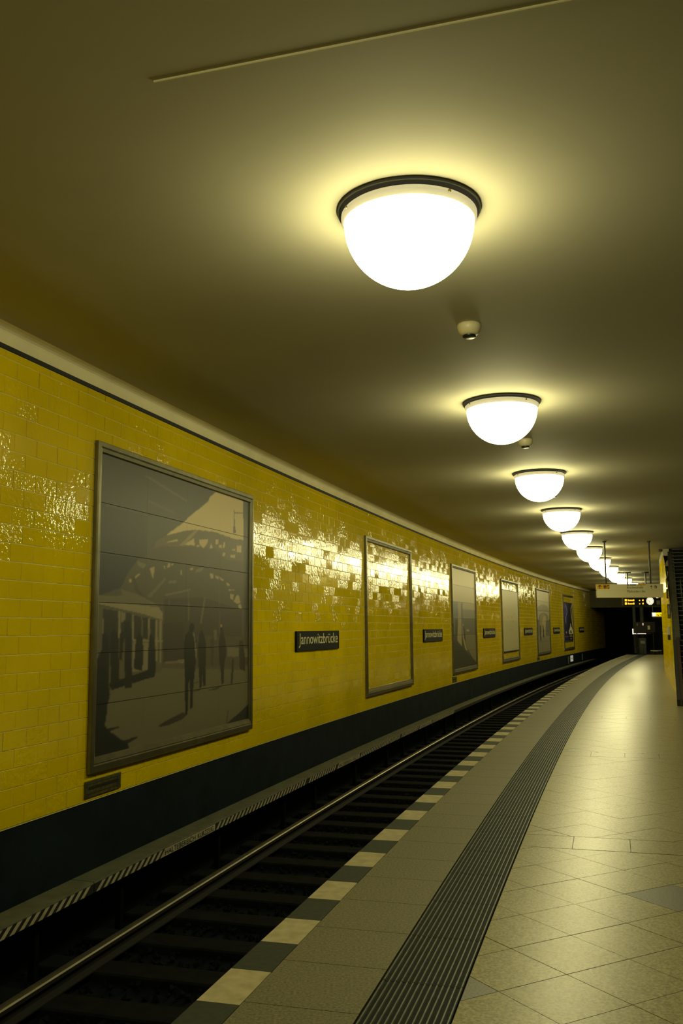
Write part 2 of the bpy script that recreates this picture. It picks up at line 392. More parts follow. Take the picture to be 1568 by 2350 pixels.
PRINT_HALL = [
 ((70,70,62),[-47,1011,1028,1261,1068,-220,0,-18]),
 ((88,84,68),[-8,202,188,228,353,272,484,273,993,242,1012,-8,0,-5]),
 ((74,71,60),[146,589,196,664,363,769,949,835,958,496,966,225,160,278]),
 ((66,69,65),[-18,1002,715,1005,642,942,480,835,363,765,263,701,196,660,146,602,110,550,-8,514]),
 ((57,61,60),[-10,823,244,826,247,669,196,660,146,602,110,550,-8,514]),
 ((47,51,53),[-3,660,203,661,146,602,116,555,-8,518]),
 ((82,83,76),[224,968,252,974,502,924,493,916]),
 ((76,77,71),[256,885,422,865,414,854,256,876]),
 ((170,154,110),[711,998,942,996,947,816,863,812,702,822,566,813,481,798,360,763,409,793,480,835,550,882,651,947,660,965]),
 ((86,80,64),[363,765,481,797,566,812,702,820,863,812,949,814,952,720,804,711,705,754,492,738,357,725,292,708,305,736]),
 ((118,108,84),[443,735,553,808,579,809,475,738]),
 ((160,145,104),[368,740,434,761,440,752,372,739]),
 ((160,145,104),[483,744,554,778,557,747]),
 ((160,145,104),[589,775,652,786,654,774,621,743,592,755]),
 ((160,145,104),[665,748,676,770,690,752]),
 ((160,145,104),[708,790,734,794,733,775,712,770]),
 ((160,145,104),[770,760,781,790,792,786,787,762]),
 ((160,145,104),[890,785,928,789,929,757,889,757]),
 ((160,145,104),[849,765,875,767,875,760,849,758]),
 ((160,145,104),[769,727,778,743,793,740,783,727]),
 ((160,145,104),[834,737,876,741,876,727,836,726]),
 ((160,145,104),[572,751,590,753,590,746,572,745]),
 ((160,145,104),[738,770,762,775,763,759,738,760]),
 ((96,90,72),[365,726,491,742,492,738,365,724]),
 ((140,128,94),[272,633,300,642,294,593,281,610]),
 ((140,128,94),[353,648,363,651,364,636,357,636]),
 ((140,128,94),[374,641,379,659,394,662,395,647]),
 ((140,128,94),[669,642,694,644,695,623,675,621]),
 ((140,128,94),[708,637,737,633,738,620,716,625]),
 ((140,128,94),[737,635,782,623,777,614,747,626]),
 ((140,128,94),[802,613,830,607,833,598,808,598]),
 ((140,128,94),[821,583,872,585,872,580,821,578]),
 ((140,128,94),[834,565,865,562,861,536,835,544]),
 ((140,128,94),[892,562,909,560,925,528,898,521,866,532]),
 ((140,128,94),[901,515,925,524,938,501,913,501]),
 ((140,128,94),[182,593,217,614,213,606,190,588]),
 ((140,128,94),[156,585,167,588,169,573,157,576]),
 ((140,128,94),[398,658,414,662,412,654,400,652]),
 ((140,128,94),[528,653,549,657,546,647,528,647]),
 ((140,128,94),[458,639,471,640,470,623,461,622]),
 ((98,92,76),[196,652,224,649,252,643,231,628,204,635]),
 ((62,62,55),[172,599,185,600,207,554,242,529,229,520,188,545]),
 ((92,87,70),[260,530,362,605,370,597,278,522]),
 ((100,94,76),[365,542,531,571,531,564,365,535]),
 ((100,94,76),[385,593,432,599,432,588,386,584]),
 ((100,94,76),[571,651,620,664,616,649,563,636]),
 ((60,58,50),[358,524,619,540,936,496,941,345,364,362]),
 ((88,82,66),[388,525,393,525,394,497,389,497]),
 ((88,82,66),[740,621,747,621,755,391,747,391]),
 ((88,82,66),[515,561,523,561,527,443,519,443]),
 ((88,82,66),[628,541,642,541,614,433,601,433]),
 ((66,66,60),[942,998,1003,996,1009,277,962,279]),
 ((78,72,56),[861,944,867,945,869,880,880,844,856,837,861,884]),
 ((78,72,56),[861,932,942,943,942,940,861,928]),
 ((118,111,88),[-2,522,124,526,116,548,201,535,300,509,351,474,352,444,259,461,113,480,-1,495]),
 ((92,87,70),[-2,522,124,526,116,548,201,535,300,509,329,490,163,498,-1,503]),
 ((80,76,62),[-6,489,113,474,259,458,352,444,353,254,188,228,1,201]),
 ((43,43,39),[31,479,104,472,110,332,38,335]),
 ((43,43,39),[119,470,174,465,178,378,122,380]),
 ((43,43,39),[186,460,225,454,228,375,189,376]),
 ((43,43,39),[234,454,266,452,269,376,237,377]),
 ((43,43,39),[282,447,306,445,313,274,289,276]),
 ((116,108,86),[106,474,117,472,119,380,109,380]),
 ((116,108,86),[178,461,185,460,186,374,180,374]),
 ((116,108,86),[269,449,276,449,276,376,271,376]),
 ((116,108,86),[311,445,322,444,326,291,317,291]),
 ((116,108,86),[333,444,347,442,348,285,341,286]),
 ((116,108,86),[29,477,32,477,36,394,32,394]),
 ((116,108,86),[181,377,355,369,355,362,182,370]),
 ((108,101,82),[181,367,270,362,274,264,184,262]),
 ((104,98,80),[120,470,145,466,140,441,121,433]),
 ((27,31,31),[66,230,267,262,318,261,310,237,268,233,82,208]),
 ((31,33,32),[32,394,53,400,69,333,68,234,0,228,-2,294,32,347]),
 ((31,33,32),[71,397,88,414,109,388,119,234,75,232]),
 ((31,33,32),[117,396,126,405,136,398,137,373,128,302,117,311]),
 ((31,33,32),[140,433,163,438,179,378,182,208,149,208,142,310]),
 ((31,33,32),[201,382,217,397,235,381,241,338,238,262,192,273,196,336]),
 ((31,33,32),[276,384,286,394,305,379,318,265,308,235,272,233,272,277]),
 ((54,52,45),[355,432,486,440,492,291,361,284]),
 ((110,103,84),[451,293,492,293,492,277,452,279]),
 ((70,66,54),[572,382,995,373,999,242,577,258]),
 ((96,90,72),[816,330,991,318,992,280,817,289]),
 ((96,90,72),[367,289,484,289,484,282,375,279]),
 ((50,46,41),[339,56,376,67,491,88,518,74,484,61,391,50,347,52]),
 ((50,46,40),[669,156,762,167,784,167,724,154]),
 ((52,48,42),[559,162,601,167,610,163,563,159]),
 ((66,62,52),[562,197,596,199,596,193,562,192]),
 ((29,31,30),[528,423,540,435,558,431,563,411,554,399,578,372,581,295,573,267,566,220,559,164,558,98,538,95,541,156,532,218,528,195,527,102,521,74,508,75,505,197,497,263,489,328,496,384,529,404]),
 ((104,97,76),[548,398,565,391,579,334,581,281,572,296,564,368]),
 ((36,36,33),[611,406,624,397,644,361,649,312,645,253,646,180,630,177,621,235,619,178,606,163,596,256,587,334,596,386]),
 ((38,37,33),[757,421,773,421,790,382,801,356,809,305,793,259,789,178,772,173,763,246,753,267,744,353,758,388]),
 ((130,115,82),[757,428,773,428,774,416,757,416]),
 ((46,43,36),[856,287,871,270,867,197,858,166,845,173,853,240]),
 ((41,40,36),[917,358,947,358,967,276,969,218,923,229,913,321]),
 ((60,56,46),[678,365,704,374,706,309,699,254,685,261]),
 ((90,84,68),[702,404,725,409,729,363,708,364]),
 ((36,38,36),[811,2,918,35,1006,68,1008,-8]),
 ((60,57,48),[811,8,825,60,831,59,818,4]),
 ((27,30,30),[-3,279,20,289,37,292,58,270,74,194,64,162,59,117,52,95,82,70,132,39,168,21,177,-1,-4,-2,-3,171]),
 ((36,38,36),[67,84,118,84,126,79,76,73]),
 ((36,38,36),[133,30,215,37,220,31,166,18]),
]
PRINT_TUNNEL = [
 ((168,156,112),[-29,1019,1048,1090,1044,-92,-38,-22]),
 ((150,140,104),[-31,830,1038,846,1044,-92,-38,-22]),
 ((128,120,94),[-32,664,1030,664,1044,-92,-38,-22]),
 ((100,98,84),[-33,589,1027,601,1044,-92,-38,-22]),
 ((76,76,66),[-33,499,1022,500,1044,-92,-38,-22]),
 ((58,60,52),[-35,351,1015,332,1044,-92,-38,-22]),
 ((82,90,92),[6,659,224,659,222,515,5,514]),
 ((70,80,82),[359,656,422,657,417,437,354,437]),
 ((128,118,90),[234,643,348,651,360,211,298,218,168,282,221,438]),
 ((48,50,46),[102,489,201,489,178,287,99,289]),
 ((130,120,92),[396,447,449,447,436,332,487,258,614,144,486,196,403,302]),
 ((96,92,72),[490,342,991,333,989,31,838,76,594,182,467,280]),
 ((130,122,94),[567,393,689,389,700,365,566,369]),
 ((46,48,42),[3,292,168,277,380,210,527,148,838,76,977,26,1000,-8,-10,-14]),
 ((40,42,38),[417,426,470,426,530,257,446,301]),
]
PRINT_ARCH = [
 ((172,160,122),[-36,1005,1064,1021,1063,-30,-19,-7]),
 ((160,150,116),[-45,846,1056,843,1063,-30,-19,-7]),
 ((132,124,98),[18,657,97,731,327,773,562,782,804,770,967,726,1049,664,1020,-29,-19,-7]),
 ((100,96,78),[55,658,93,669,479,691,965,679,986,668,478,679,130,662]),
 ((146,137,108),[55,658,478,681,965,667,1000,508,10,511]),
 ((90,87,70),[124,540,203,592,358,630,555,638,756,624,878,586,897,539,814,539,796,586,675,616,515,627,358,615,240,577,200,540]),
 ((126,119,94),[200,540,259,577,377,613,515,624,675,612,795,582,834,524,864,275,148,287]),
 ((150,141,106),[391,510,513,585,674,593,690,509,578,280,380,283]),
 ((96,92,76),[10,511,200,540,166,257,14,260]),
 ((92,90,76),[710,509,980,539,989,241,658,248]),
 ((118,112,90),[-4,260,1032,256,1041,-29,-19,-7]),
 ((54,53,46),[194,428,271,432,277,187,200,178]),
 ((60,58,50),[419,434,486,434,476,236,425,237]),
 ((58,56,48),[455,373,523,373,504,228,456,229]),
 ((100,95,78),[105,199,376,200,375,181,104,180]),
]
PRINT_NIGHT = [
 ((30,28,58),[-80,1018,1066,1042,1099,-40,-155,0]),
 ((22,20,40),[531,1008,999,994,1044,-17,427,2]),
 ((48,44,96),[23,943,246,980,401,838,323,618,96,511,64,779]),
 ((110,104,140),[134,967,215,946,375,860,422,771,328,661,274,683,366,771,317,848]),
 ((110,104,140),[189,650,260,650,269,510,207,425,193,510]),
 ((130,122,80),[808,786,903,798,928,662,993,484,1045,340,976,351,908,506,837,640]),
 ((150,138,90),[806,865,999,994,1032,972,924,866,831,831]),
 ((150,138,90),[788,819,908,832,916,804,797,797]),
 ((190,182,140),[730,469,782,469,808,397,969,297,990,231,927,195,586,196,505,225,522,272,692,388]),
 ((26,24,44),[740,306,876,244,843,218,628,222,620,249]),
 ((180,172,150),[706,258,791,257,788,235,703,237]),
 ((160,152,140),[193,267,279,266,275,224,189,226]),
 ((130,124,84),[583,173,923,166,922,155,582,163]),
 ((130,124,84),[581,149,920,141,918,127,579,135]),
 ((130,124,84),[91,147,469,141,468,132,90,138]),
 ((130,124,84),[658,89,827,87,825,66,655,68]),
 ((130,124,84),[55,32,876,18,875,11,54,26]),
]

# ================================================================== LARGE STRUCTURE
# ceiling, cove, joint line
b = MB(); b.sweep([*[(O_WALL + 0.10 + 0.9 * t, Z_CEIL + 0.055 * 0.5 * (1 + math.cos(math.pi * t))) for t in np.linspace(0, 1, 13)], (7.2, Z_CEIL), (7.2, Z_CEIL + 0.25), (O_WALL + 0.10, Z_CEIL + 0.25)], -7, S_END, 1.0)
b.build('ceiling', M['ceiling'], kind='structure')
b = MB()
arc = [(O_WALL, 2.05), (O_WALL, 2.135), (O_WALL + .006, 2.152), (O_WALL + .022, 2.165), (O_WALL + .05, 2.172), (O_WALL + .10, 2.170)]
b.sweep(arc + [(O_WALL + 0.10, 2.36), (O_WALL - 0.1, 2.36), (O_WALL - 0.1, 2.05)], -7, S_END + 8, 1.0)
b.build('trim_1', M['cove'], kind='structure')
b = MB(); b.sweep([(O_WALL - 0.05, 2.0175), (O_WALL + 0.012, 2.0175), (O_WALL + 0.012, 2.05), (O_WALL - 0.05, 2.05)], -7, S_END + 8, 1.0)
b.build('trim_2', M['black_line'], kind='structure')
# raised seam across the ceiling
b = MB()
b.box((0, 0, 0), (0.006, 2.2, 0.006), T=frame(3.432, 1.15, Z_CEIL - 0.002) @ Matrix.Rotation(-0.02, 4, 'Z'))
b.build('trim_3', M['cove'], kind='structure')

# ---- left wall: grout body with glazed tiles
ROW, TL = 0.1335, 0.272
wall_left = MB()
wall_left.sweep([(O_WALL - 0.004, Z_TILE_BOT + 0.002), (O_WALL - 0.004, Z_TILE_TOP), (O_WALL - 0.25, Z_TILE_TOP), (O_WALL - 0.25, Z_TILE_BOT + 0.002)], -7, S_END + 8, 1.0)
wall_left = wall_left.build('wall_left', M['grout'], kind='structure')

def tile_mesh(w, h, wave):
    b = MB(); e = 0.002; d = 0.0012; hw, hh = w / 2, h / 2
    o = [(-hw, -hh, -0.003), (hw, -hh, -0.003), (hw, hh, -0.003), (-hw, hh, -0.003)]
    i = [(-hw + e, -hh + e, d), (hw - e, -hh + e, d), (hw - e, hh - e, d), (-hw + e, hh - e, d)]
    b.face(i)
    for k in range(4): b.face([o[k], o[(k + 1) % 4], i[(k + 1) % 4], i[k]])
    me = b.mesh('tile', M['tile'])
    at = me.attributes.new('wave', 'FLOAT', 'POINT'); at.data.foreach_set('value', [wave] * len(me.vertices))
    return me
GAP = 0.0045
WAVES = [0.10, 0.16, 0.25, 0.36, 0.5, 0.75]
TILES = [tile_mesh(TL - GAP, ROW - GAP, w) for w in WAVES]
POSTERS = [(7.18, 10.65), (15.64, 19.0), (23.13, 26.36), (30.68, 34.15), (38.57, 42.2), (46.6, 50.15)]
PZ0, PZ1 = -1.16, 1.59
slots = []
for k in range(-12, 14):
    z0 = 0.225 + ROW * k; z1 = min(z0 + ROW, Z_TILE_TOP)
    off = 6.109 + (0.0 if k % 2 == 0 else TL / 2)
    n0 = int(math.floor((0.5 - off) / TL)); n1 = int(math.ceil((S_END + 6 - off) / TL))
    for n in range(n0, n1):
        s0 = off + n * TL; s1 = s0 + TL
        hid = any(a + 0.02 < s0 and s1 < c - 0.02 and PZ0 + 0.02 < z0 and z1 < PZ1 - 0.02 for i, (a, c) in enumerate(POSTERS) if i in (0, 2, 4))
        if not hid: slots.append((s0, s1, z0, z1))
near = sorted([q for q in slots if q[1] > 5.75 and q[3] - q[2] > 0.12], key=lambda q: q[0])[:300]
near_set = set(near)
for s0, s1, z0, z1 in near:
    T = wall_frame((s0 + s1) / 2, O_WALL, (z0 + z1) / 2, (random.gauss(0, 0.005), random.gauss(0, 0.004)))
    link('tile', random.choice(TILES), wall_left, T)
b = MB(); waves = []
for q in slots:
    if q in near_set: continue
    s0, s1, z0, z1 = q; far = s0 > 30
    T = wall_frame((s0 + s1) / 2, O_WALL, (z0 + z1) / 2, (random.gauss(0, 0.004), random.gauss(0, 0.0035)))
    hw, hh, e = (s1 - s0 - GAP) / 2, (z1 - z0 - GAP) / 2, 0.002
    o = [T @ Vector(p) for p in ((-hw, -hh, -0.003), (hw, -hh, -0.003), (hw, hh, -0.003), (-hw, hh, -0.003))]
    i = [T @ Vector(p) for p in ((-hw + e, -hh + e, .0012), (hw - e, -hh + e, .0012), (hw - e, hh - e, .0012), (-hw + e, hh - e, .0012))]
    w = random.choice(WAVES); m = len(b.v)
    b.face(i)
    for k in range(4): b.face([o[k], o[(k + 1) % 4], i[(k + 1) % 4], i[k]])
    waves += [w] * (len(b.v) - m)
ob = b.build('tile_field', M['tile'], wall_left, fix=False, kind='stuff')
at = ob.data.attributes.new('wave', 'FLOAT', 'POINT'); at.data.foreach_set('value', waves)

# ---- black lower wall, track bed, platform body
b = MB(); b.sweep([(O_WALL - 0.012, Z_BED - 0.3), (O_WALL - 0.012, Z_TILE_BOT), (O_WALL - 0.25, Z_TILE_BOT), (O_WALL - 0.25, Z_BED - 0.3)], -7, S_END + 8, 1.0)
b.build('baseboard_left', M['black_wall'], kind='structure')
b = MB(); b.sweep([(O_WALL, Z_BED - 0.3), (0.25, Z_BED - 0.3), (0.25, Z_BED - 0.02), (O_WALL, Z_BED - 0.02)], -7, S_END + 8, 1.0)
b.build('track_bed', M['bed'], kind='structure')
S_PLAT = 52.5
b = MB(); b.sweep([(0.03, Z_BED), (0.03, Z_FLOOR - 0.10), (0.0, Z_FLOOR - 0.10), (0.0, Z_FLOOR - 0.03), (0.18, Z_FLOOR - 0.03), (0.18, Z_FLOOR - 0.012), (1.02, Z_FLOOR - 0.012), (1.02, Z_FLOOR - 0.004), (7.2, Z_FLOOR - 0.004), (7.2, Z_BED)], -7, S_PLAT, 0.5, mi=0)
floor = b.build('floor', [M['joint']], kind='structure')

# ---- right and back walls are unseen, added for bounced light; then end walls
b = MB(); b.sweep([(7.0, Z_FLOOR), (7.0, Z_CEIL), (7.2, Z_CEIL), (7.2, Z_FLOOR)], -7, S_END, 1.0)
b.build('wall_right_unseen', M['plaster'], kind='structure')
T = frame(-6.8, 0, 0)
b = MB(); b.box((0, -2.3, -0.2), (0.2, 9.6, 5.0), T=T); b.build('wall_back_unseen', M['plaster'], kind='structure')
# header over the tunnel mouth and the dark tunnel behind it
YE = 55.0
b = MB(); b.box((19.0, YE + 0.25, 1.62), (9.4, 0.5, 1.0)); b.build('wall_end', M['plaster'], kind='structure')
b = MB()
b.box((17.45, YE + 4.2, -0.8), (0.3, 8.2, 3.8))          # pier between tunnel mouth and passage
b.build('wall_tunnel', M['unlit_black'], kind='structure')
b = MB(); b.sweep([(-2.5, 1.9), (1.6, 1.9), (1.6, 2.2), (-2.5, 2.2)], S_END + 0.7, S_END + 8, 1.0)
b.build('ceiling.001', M['unlit_black'], kind='structure')
b = MB(); b.box((17.0, YE + 9.0, -0.5), (8, 0.3, 6)); b.build('wall_end.001', M['unlit_black'], kind='structure')
# passage to the right of the tunnel mouth
b = MB()
b.box((21.0, YE + 5.0, -0.2), (7.0, 0.3, 3.2)); b.box((20.5, YE + 2.4, Z_FLOOR - 0.1), (6.2, 5.2, 0.2))
b.box((20.5, YE + 2.6, 1.22), (6.2, 4.6, 0.2)); b.box((23.7, YE + 2.4, -0.2), (0.3, 5.2, 3.0))
b.build('wall_passage', M['hall'], kind='structure')

# ================================================================== PLATFORM SURFACE
def slab(b, poly, z0, z1, mi=0):
    top = [pt(s, o, z1) for s, o in poly]; bot = [pt(s, o, z0) for s, o in poly]; n = len(poly)
    sg = sum(poly[i - 1][0] * poly[i][1] - poly[i][0] * poly[i - 1][1] for i in range(n))
    if sg > 0: top.reverse(); bot.reverse()
    b.face(top, mi)
    for i in range(n): b.face([top[i], bot[i], bot[(i + 1) % n], top[(i + 1) % n]], mi)
def piece(name, poly, m, z=Z_FLOOR, parent=None, **tags):
    """one stone with its own origin at its middle"""
    b = MB(); slab(b, poly, Z_FLOOR - 0.04, z)
    c = Vector(pt(sum(p[0] for p in poly) / len(poly), sum(p[1] for p in poly) / len(poly), z))
    b.v = [tuple(Vector(v) - c) for v in b.v]
    return link(name, b.mesh(name, m), parent or floor, Matrix.Translation(c), **tags)
J = 0.0022
# black and white edge stones
T0, TT = 4.0925, 0.3684
for k in range(-12, 132):
    s0 = T0 + k * TT; s1 = s0 + TT
    if s1 > S_PLAT: break
    white = (k % 2 == 0)
    piece('edge_stone', inset([(s0, -0.012), (s1, -0.012), (s1, 0.179), (s0, 0.179)], 0.001), M['edge_white' if white else 'edge_dark'])
# grey slabs between edge stones and ribbed strip
for k in range(-8, 99):
    s0 = 4.13 + k * 0.49
    if s0 + 0.49 > S_PLAT: break
    piece('paving_slab', inset([(s0, 0.179), (s0 + 0.49, 0.179), (s0 + 0.49, 0.666), (s0, 0.666)], J), M['slab'])
# ribbed guidance strip
NR = 14; OS0, OS1 = 0.666, 1.0267
for k in range(-6, 80):
    s0 = 4.5 + k * 0.6; s1 = s0 + 0.6
    if s1 > S_PLAT: break
    b = MB(); slab(b, inset([(s0, OS0), (s1, OS0), (s1, OS1), (s0, OS1)], 0.002), Z_FLOOR - 0.04, Z_FLOOR - 0.004)
    p = (OS1 - OS0) / NR
    for i in range(NR):
        oc = OS0 + (i + 0.5) * p; w, t, h0, h1 = 0.0055, 0.0030, Z_FLOOR - 0.004, Z_FLOOR + 0.002
        sa, sb = s0 + 0.003, s1 - 0.003
        q = [pt(sa, oc - w, h0), pt(sb, oc - w, h0), pt(sb, oc - t, h1), pt(sa, oc - t, h1), pt(sa, oc + t, h1), pt(sb, oc + t, h1), pt(sb, oc + w, h0), pt(sa, oc + w, h0)]
        b.face([q[0], q[1], q[2], q[3]], 1); b.face([q[3], q[2], q[5], q[4]], 1); b.face([q[4], q[5], q[6], q[7]], 1)
    c = Vector(pt((s0 + s1) / 2, (OS0 + OS1) / 2, Z_FLOOR)); b.v = [tuple(Vector(v) - c) for v in b.v]
    link('ribbed_slab', b.mesh('ribbed_slab', [M['tactile'], M['rib']]), floor, Matrix.Translation(c))
# main floor: bands of square stones, fields of diamond stones between them
BAND0, PER, BW, O2 = 7.11, 4.67, 0.39, 6.95
polys = []
for k in range(-3, 10):
    s0 = BAND0 + k * PER; s1 = s0 + BW
    edges = [OS1] + [1.372 + 0.383 * i for i in range(15) if 1.372 + 0.383 * i < O2] + [O2]
    for a, c in zip(edges[:-1], edges[1:]):
        q = clip_rect([(s0 + .004, a), (s1 - .004, a), (s1 - .004, c), (s0 + .004, c)], -6.5, S_PLAT, OS1, O2)
        if q: polys.append((q, 'granite_b'))
D = 0.2655
for k in range(-4, 10):
    fa, fb = max(-6.5, BAND0 + k * PER + BW), min(S_PLAT, BAND0 + (k + 1) * PER)
    if fb <= fa: continue
    for i in range(int((fa - 5.03) / D) - 1, int((fb - 5.03) / D) + 2):
        for j in range(-2, 24):
            if (i + j) % 2 == 0: continue
            cs, co = 5.03 + i * D, 1.167 + j * D
            q = clip_rect([(cs - D, co), (cs, co - D), (cs + D, co), (cs, co + D)], fa, fb, OS1, O2)
            if q and area(q) > 0.0015:
                dark = (abs(cs - 4.499) < 0.02 and co < 0.95) or (abs(cs - 6.09) < 0.02 and abs(co - 1.9635) < 0.03) or (abs(cs - 6.09 - 2 * PER) < 0.3 and abs(co - 3.55) < 0.14) 
                polys.append((q, 'granite_dark' if dark else 'granite'))
def vis(q):
    s = sum(p[0] for p in q) / len(q); o = sum(p[1] for p in q) / len(q); x, y, _ = pt(s, o, 0)
    if y < 2.6 or x / y > 0.46: return 1e9
    return y
polys.sort(key=lambda e: vis(e[0]))
field = MB(); mats = ['granite', 'granite_b', 'granite_dark']; count = 0
for q, m in polys:
    sm = sum(p[0] for p in q) / len(q)
    qq = inset(q, 0.0020) if m == 'granite_b' else inset(q, J * (1 if sm < 8 else 0.5)) if area(q) > 0.01 else inset(q, 0.0012)
    if count < 300 and vis(q) < 1e8:
        piece('floor_stone', qq, M[m], Z_FLOOR + random.uniform(-0.0006, 0.0006)); count += 1
    else: slab(field, qq, Z_FLOOR - 0.03, Z_FLOOR, mats.index(m))
field.build('floor_stone_field', [M[m] for m in mats], floor, fix=False, kind='stuff')

# ================================================================== TRACK
# sleepers
b = MB(); b.bbox((0, 0, -0.08), (0.25, 2.25, 0.16), 0.012)
sl = b.mesh('sleeper', M['wood'])
for k in range(62):
    s = 2.2 + k * 0.62
    link('sleeper', sl, None, frame(s, -1.21, Z_BED + 0.045, (random.gauss(0, .008), 0)), label='dark tarred wooden sleeper lying across the sunken track bed', category='sleeper', group='sleepers under the rails')
for k in range(62, 82):
    s = 2.2 + k * 0.62
    link('sleeper', sl, None, frame(s, -1.21, Z_BED + 0.045), label='dark tarred wooden sleeper lying across the sunken track bed', category='sleeper', group='sleepers under the rails')
# ballast
N = 9000
oct_v = np.array([(1, 0, 0), (-1, 0, 0), (0, 1, 0), (0, -1, 0), (0, 0, 1), (0, 0, -1)], float)
oct_f = np.array([(0, 2, 4), (2, 1, 4), (1, 3, 4), (3, 0, 4), (2, 0, 5), (1, 2, 5), (3, 1, 5), (0, 3, 5)])
V = []; Fc = []
for n in range(N):
    s = 1.5 + 42 * random.random() ** 1.6; o = random.uniform(-2.38, -0.02)
    r = random.uniform(0.018, 0.038); R = Matrix.Rotation(random.random() * 6.28, 3, Vector((random.gauss(0, 1), random.gauss(0, 1), random.gauss(0, 1))).normalized())
    jit = oct_v * RNG.uniform(0.6, 1.25, (6, 1)) * r
    w = (np.array(R) @ jit.T).T + np.array(pt(s, o, Z_BED - 0.005 + random.random() * 0.02))
    V.append(w); Fc.append(oct_f + 6 * n)
me = bpy.data.meshes.new('ballast'); me.from_pydata(np.vstack(V).tolist(), [], np.vstack(Fc).tolist()); me.materials.append(M['stone'])
link('ballast', me, None, label='dark sooty ballast stones strewn over the track bed', category='ballast', kind='stuff')
# rails
def rail(oc, label):
    t = thing('rail', label, 'rail', Matrix.Identity(4))
    z = -2.235; zb = Z_BED + 0.045
    b = MB(); b.sweep([(oc - .034, z - .012), (oc - .034, z - .038), (oc - .009, z - .05), (oc - .009, zb + .022), (oc - .062, zb + .01), (oc - .062, zb),
                       (oc + .062, zb), (oc + .062, zb + .01), (oc + .009, zb + .022), (oc + .009, z - .05), (oc + .034, z - .038), (oc + .034, z - .012)], -6, S_END + 6, 0.5)
    b.build('rail_web', M['rail_rust'], t)
    b = MB(); b.sweep([(oc - .034, z - .012), (oc - .027, z - .002), (oc, z), (oc + .027, z - .002), (oc + .034, z - .012)], -6, S_END + 6, 0.5)
    b.build('rail_head', M['rail_head'], t, label='bright polished running surface')
rail(-1.916, 'running rail with a bright polished head in front of the striped cover board')
rail(-0.43, 'running rail tucked in under the platform edge')
# third-rail cover boards with hazard stripes
OFc, ZF = -2.0965, -1.866
first = True
for k in range(-1, 11):
    s0 = 1.836 + 4.951 * k; s1 = s0 + 4.951
    place = {-1: 'lowest one at the left edge', 0: 'nearest full length, ending at the first joint from the left', 1: 'length lettered right after the first joint from the left', 2: 'length after the second joint from the left', 3: 'length after the third joint, stripes fading'}.get(k)
    words = 'grey third-rail cover board, ' + place if place else 'plain grey third-rail cover board ' + {4: 'below the pale-topped mural', 5: 'below the sign left of the blank paper', 6: 'below the frame with blank paper', 7: 'below the arch mural', 8: 'left of the dark blue poster', 9: 'beside the white H board', 10: 'at the tunnel mouth'}[k]
    t = thing('cover_board', words, 'cover board', frame((s0 + s1) / 2, OFc, ZF), 'third-rail cover boards along the wall')
    inv = t.matrix_basis.inverted()
    def local(b): b.v = [tuple(inv @ Vector(v)) for v in b.v]; return b
    b = MB(); b.sweep([(OFc, ZF), (OFc + .004, ZF - .012), (OFc + .002, ZF - .078), (OFc - .02, ZF - .078), (OFc - .02, ZF - .02), (OFc - .17, ZF - .014), (OFc - .17, ZF - .07), (OFc - .19, ZF - .07), (OFc - .19, ZF + .004)], s0 + .006, s1 - .006, 0.5)
    local(b).build('board', M['cover'], t)
    b = MB()
    b.sweep([(OFc + .0045, ZF - .014), (OFc + .003, ZF - .0785), (OFc - .001, ZF - .0785), (OFc - .001, ZF - .014)], s0 + .006, s1 - .006, 0.5)
    local(b).build('front_edge', M['ink'], t, label='black painted front edge')
    for q in (0.6, 2.5, 4.4):
        b = MB(); b.box((0, 0, 0), (0.05, 0.05, 0.50), T=frame(s0 + q, OFc - .12, ZF - .27))
        local(b).build('bracket', M['cover_dark'], t)
    b = MB(); b.sweep([(OFc - .06, ZF - .12), (OFc - .14, ZF - .12), (OFc - .14, ZF - .05), (OFc - .06, ZF - .05)], s0, s1, 1.0)
    local(b).build('power_rail', M['cover_dark'], t)
    texts = [7.898 + 5.14 * i for i in range(-2, 3)]
    if k < 4:
        b = MB(); s = s0 + .03
        q = lambda s, z: pt(s, OFc + .0062 + (ZF - .014 - z) * -0.02, z)
        while s < s1 - .13:
            if not any(a - 0.14 < s < a + 1.03 for a in texts):
                b.face([q(s, ZF - .0775), q(s + .052, ZF - .0775), q(s + .135, ZF - .015), q(s + .083, ZF - .015)])
            s += .103
        local(b).build('hazard_stripes', M['stripe'], t, fix=False, kind='stuff')
    for a in texts:
        if s0 < a < s1 and k < 4:
            b = MB(); b.face([q(a - .06, ZF - .0775), q(a + 1.06, ZF - .0775), q(a + 1.06, ZF - .015), q(a + .02, ZF - .015)])
            pl = local(b).build('text_band', M['stripe'], t, fix=False)
            TW = inv @ wall_frame(a + .52, OFc + .0085, ZF - .069)
            letters('HALTEBEREICH', 'lettering', M['ink'], t, 0.60, 0.046, TW @ Matrix.Translation((-.5, 0, 0)))
            letters('KURZZUG', 'lettering', M['ink'], t, 0.35, 0.046, TW @ Matrix.Translation((.15, 0, 0)))

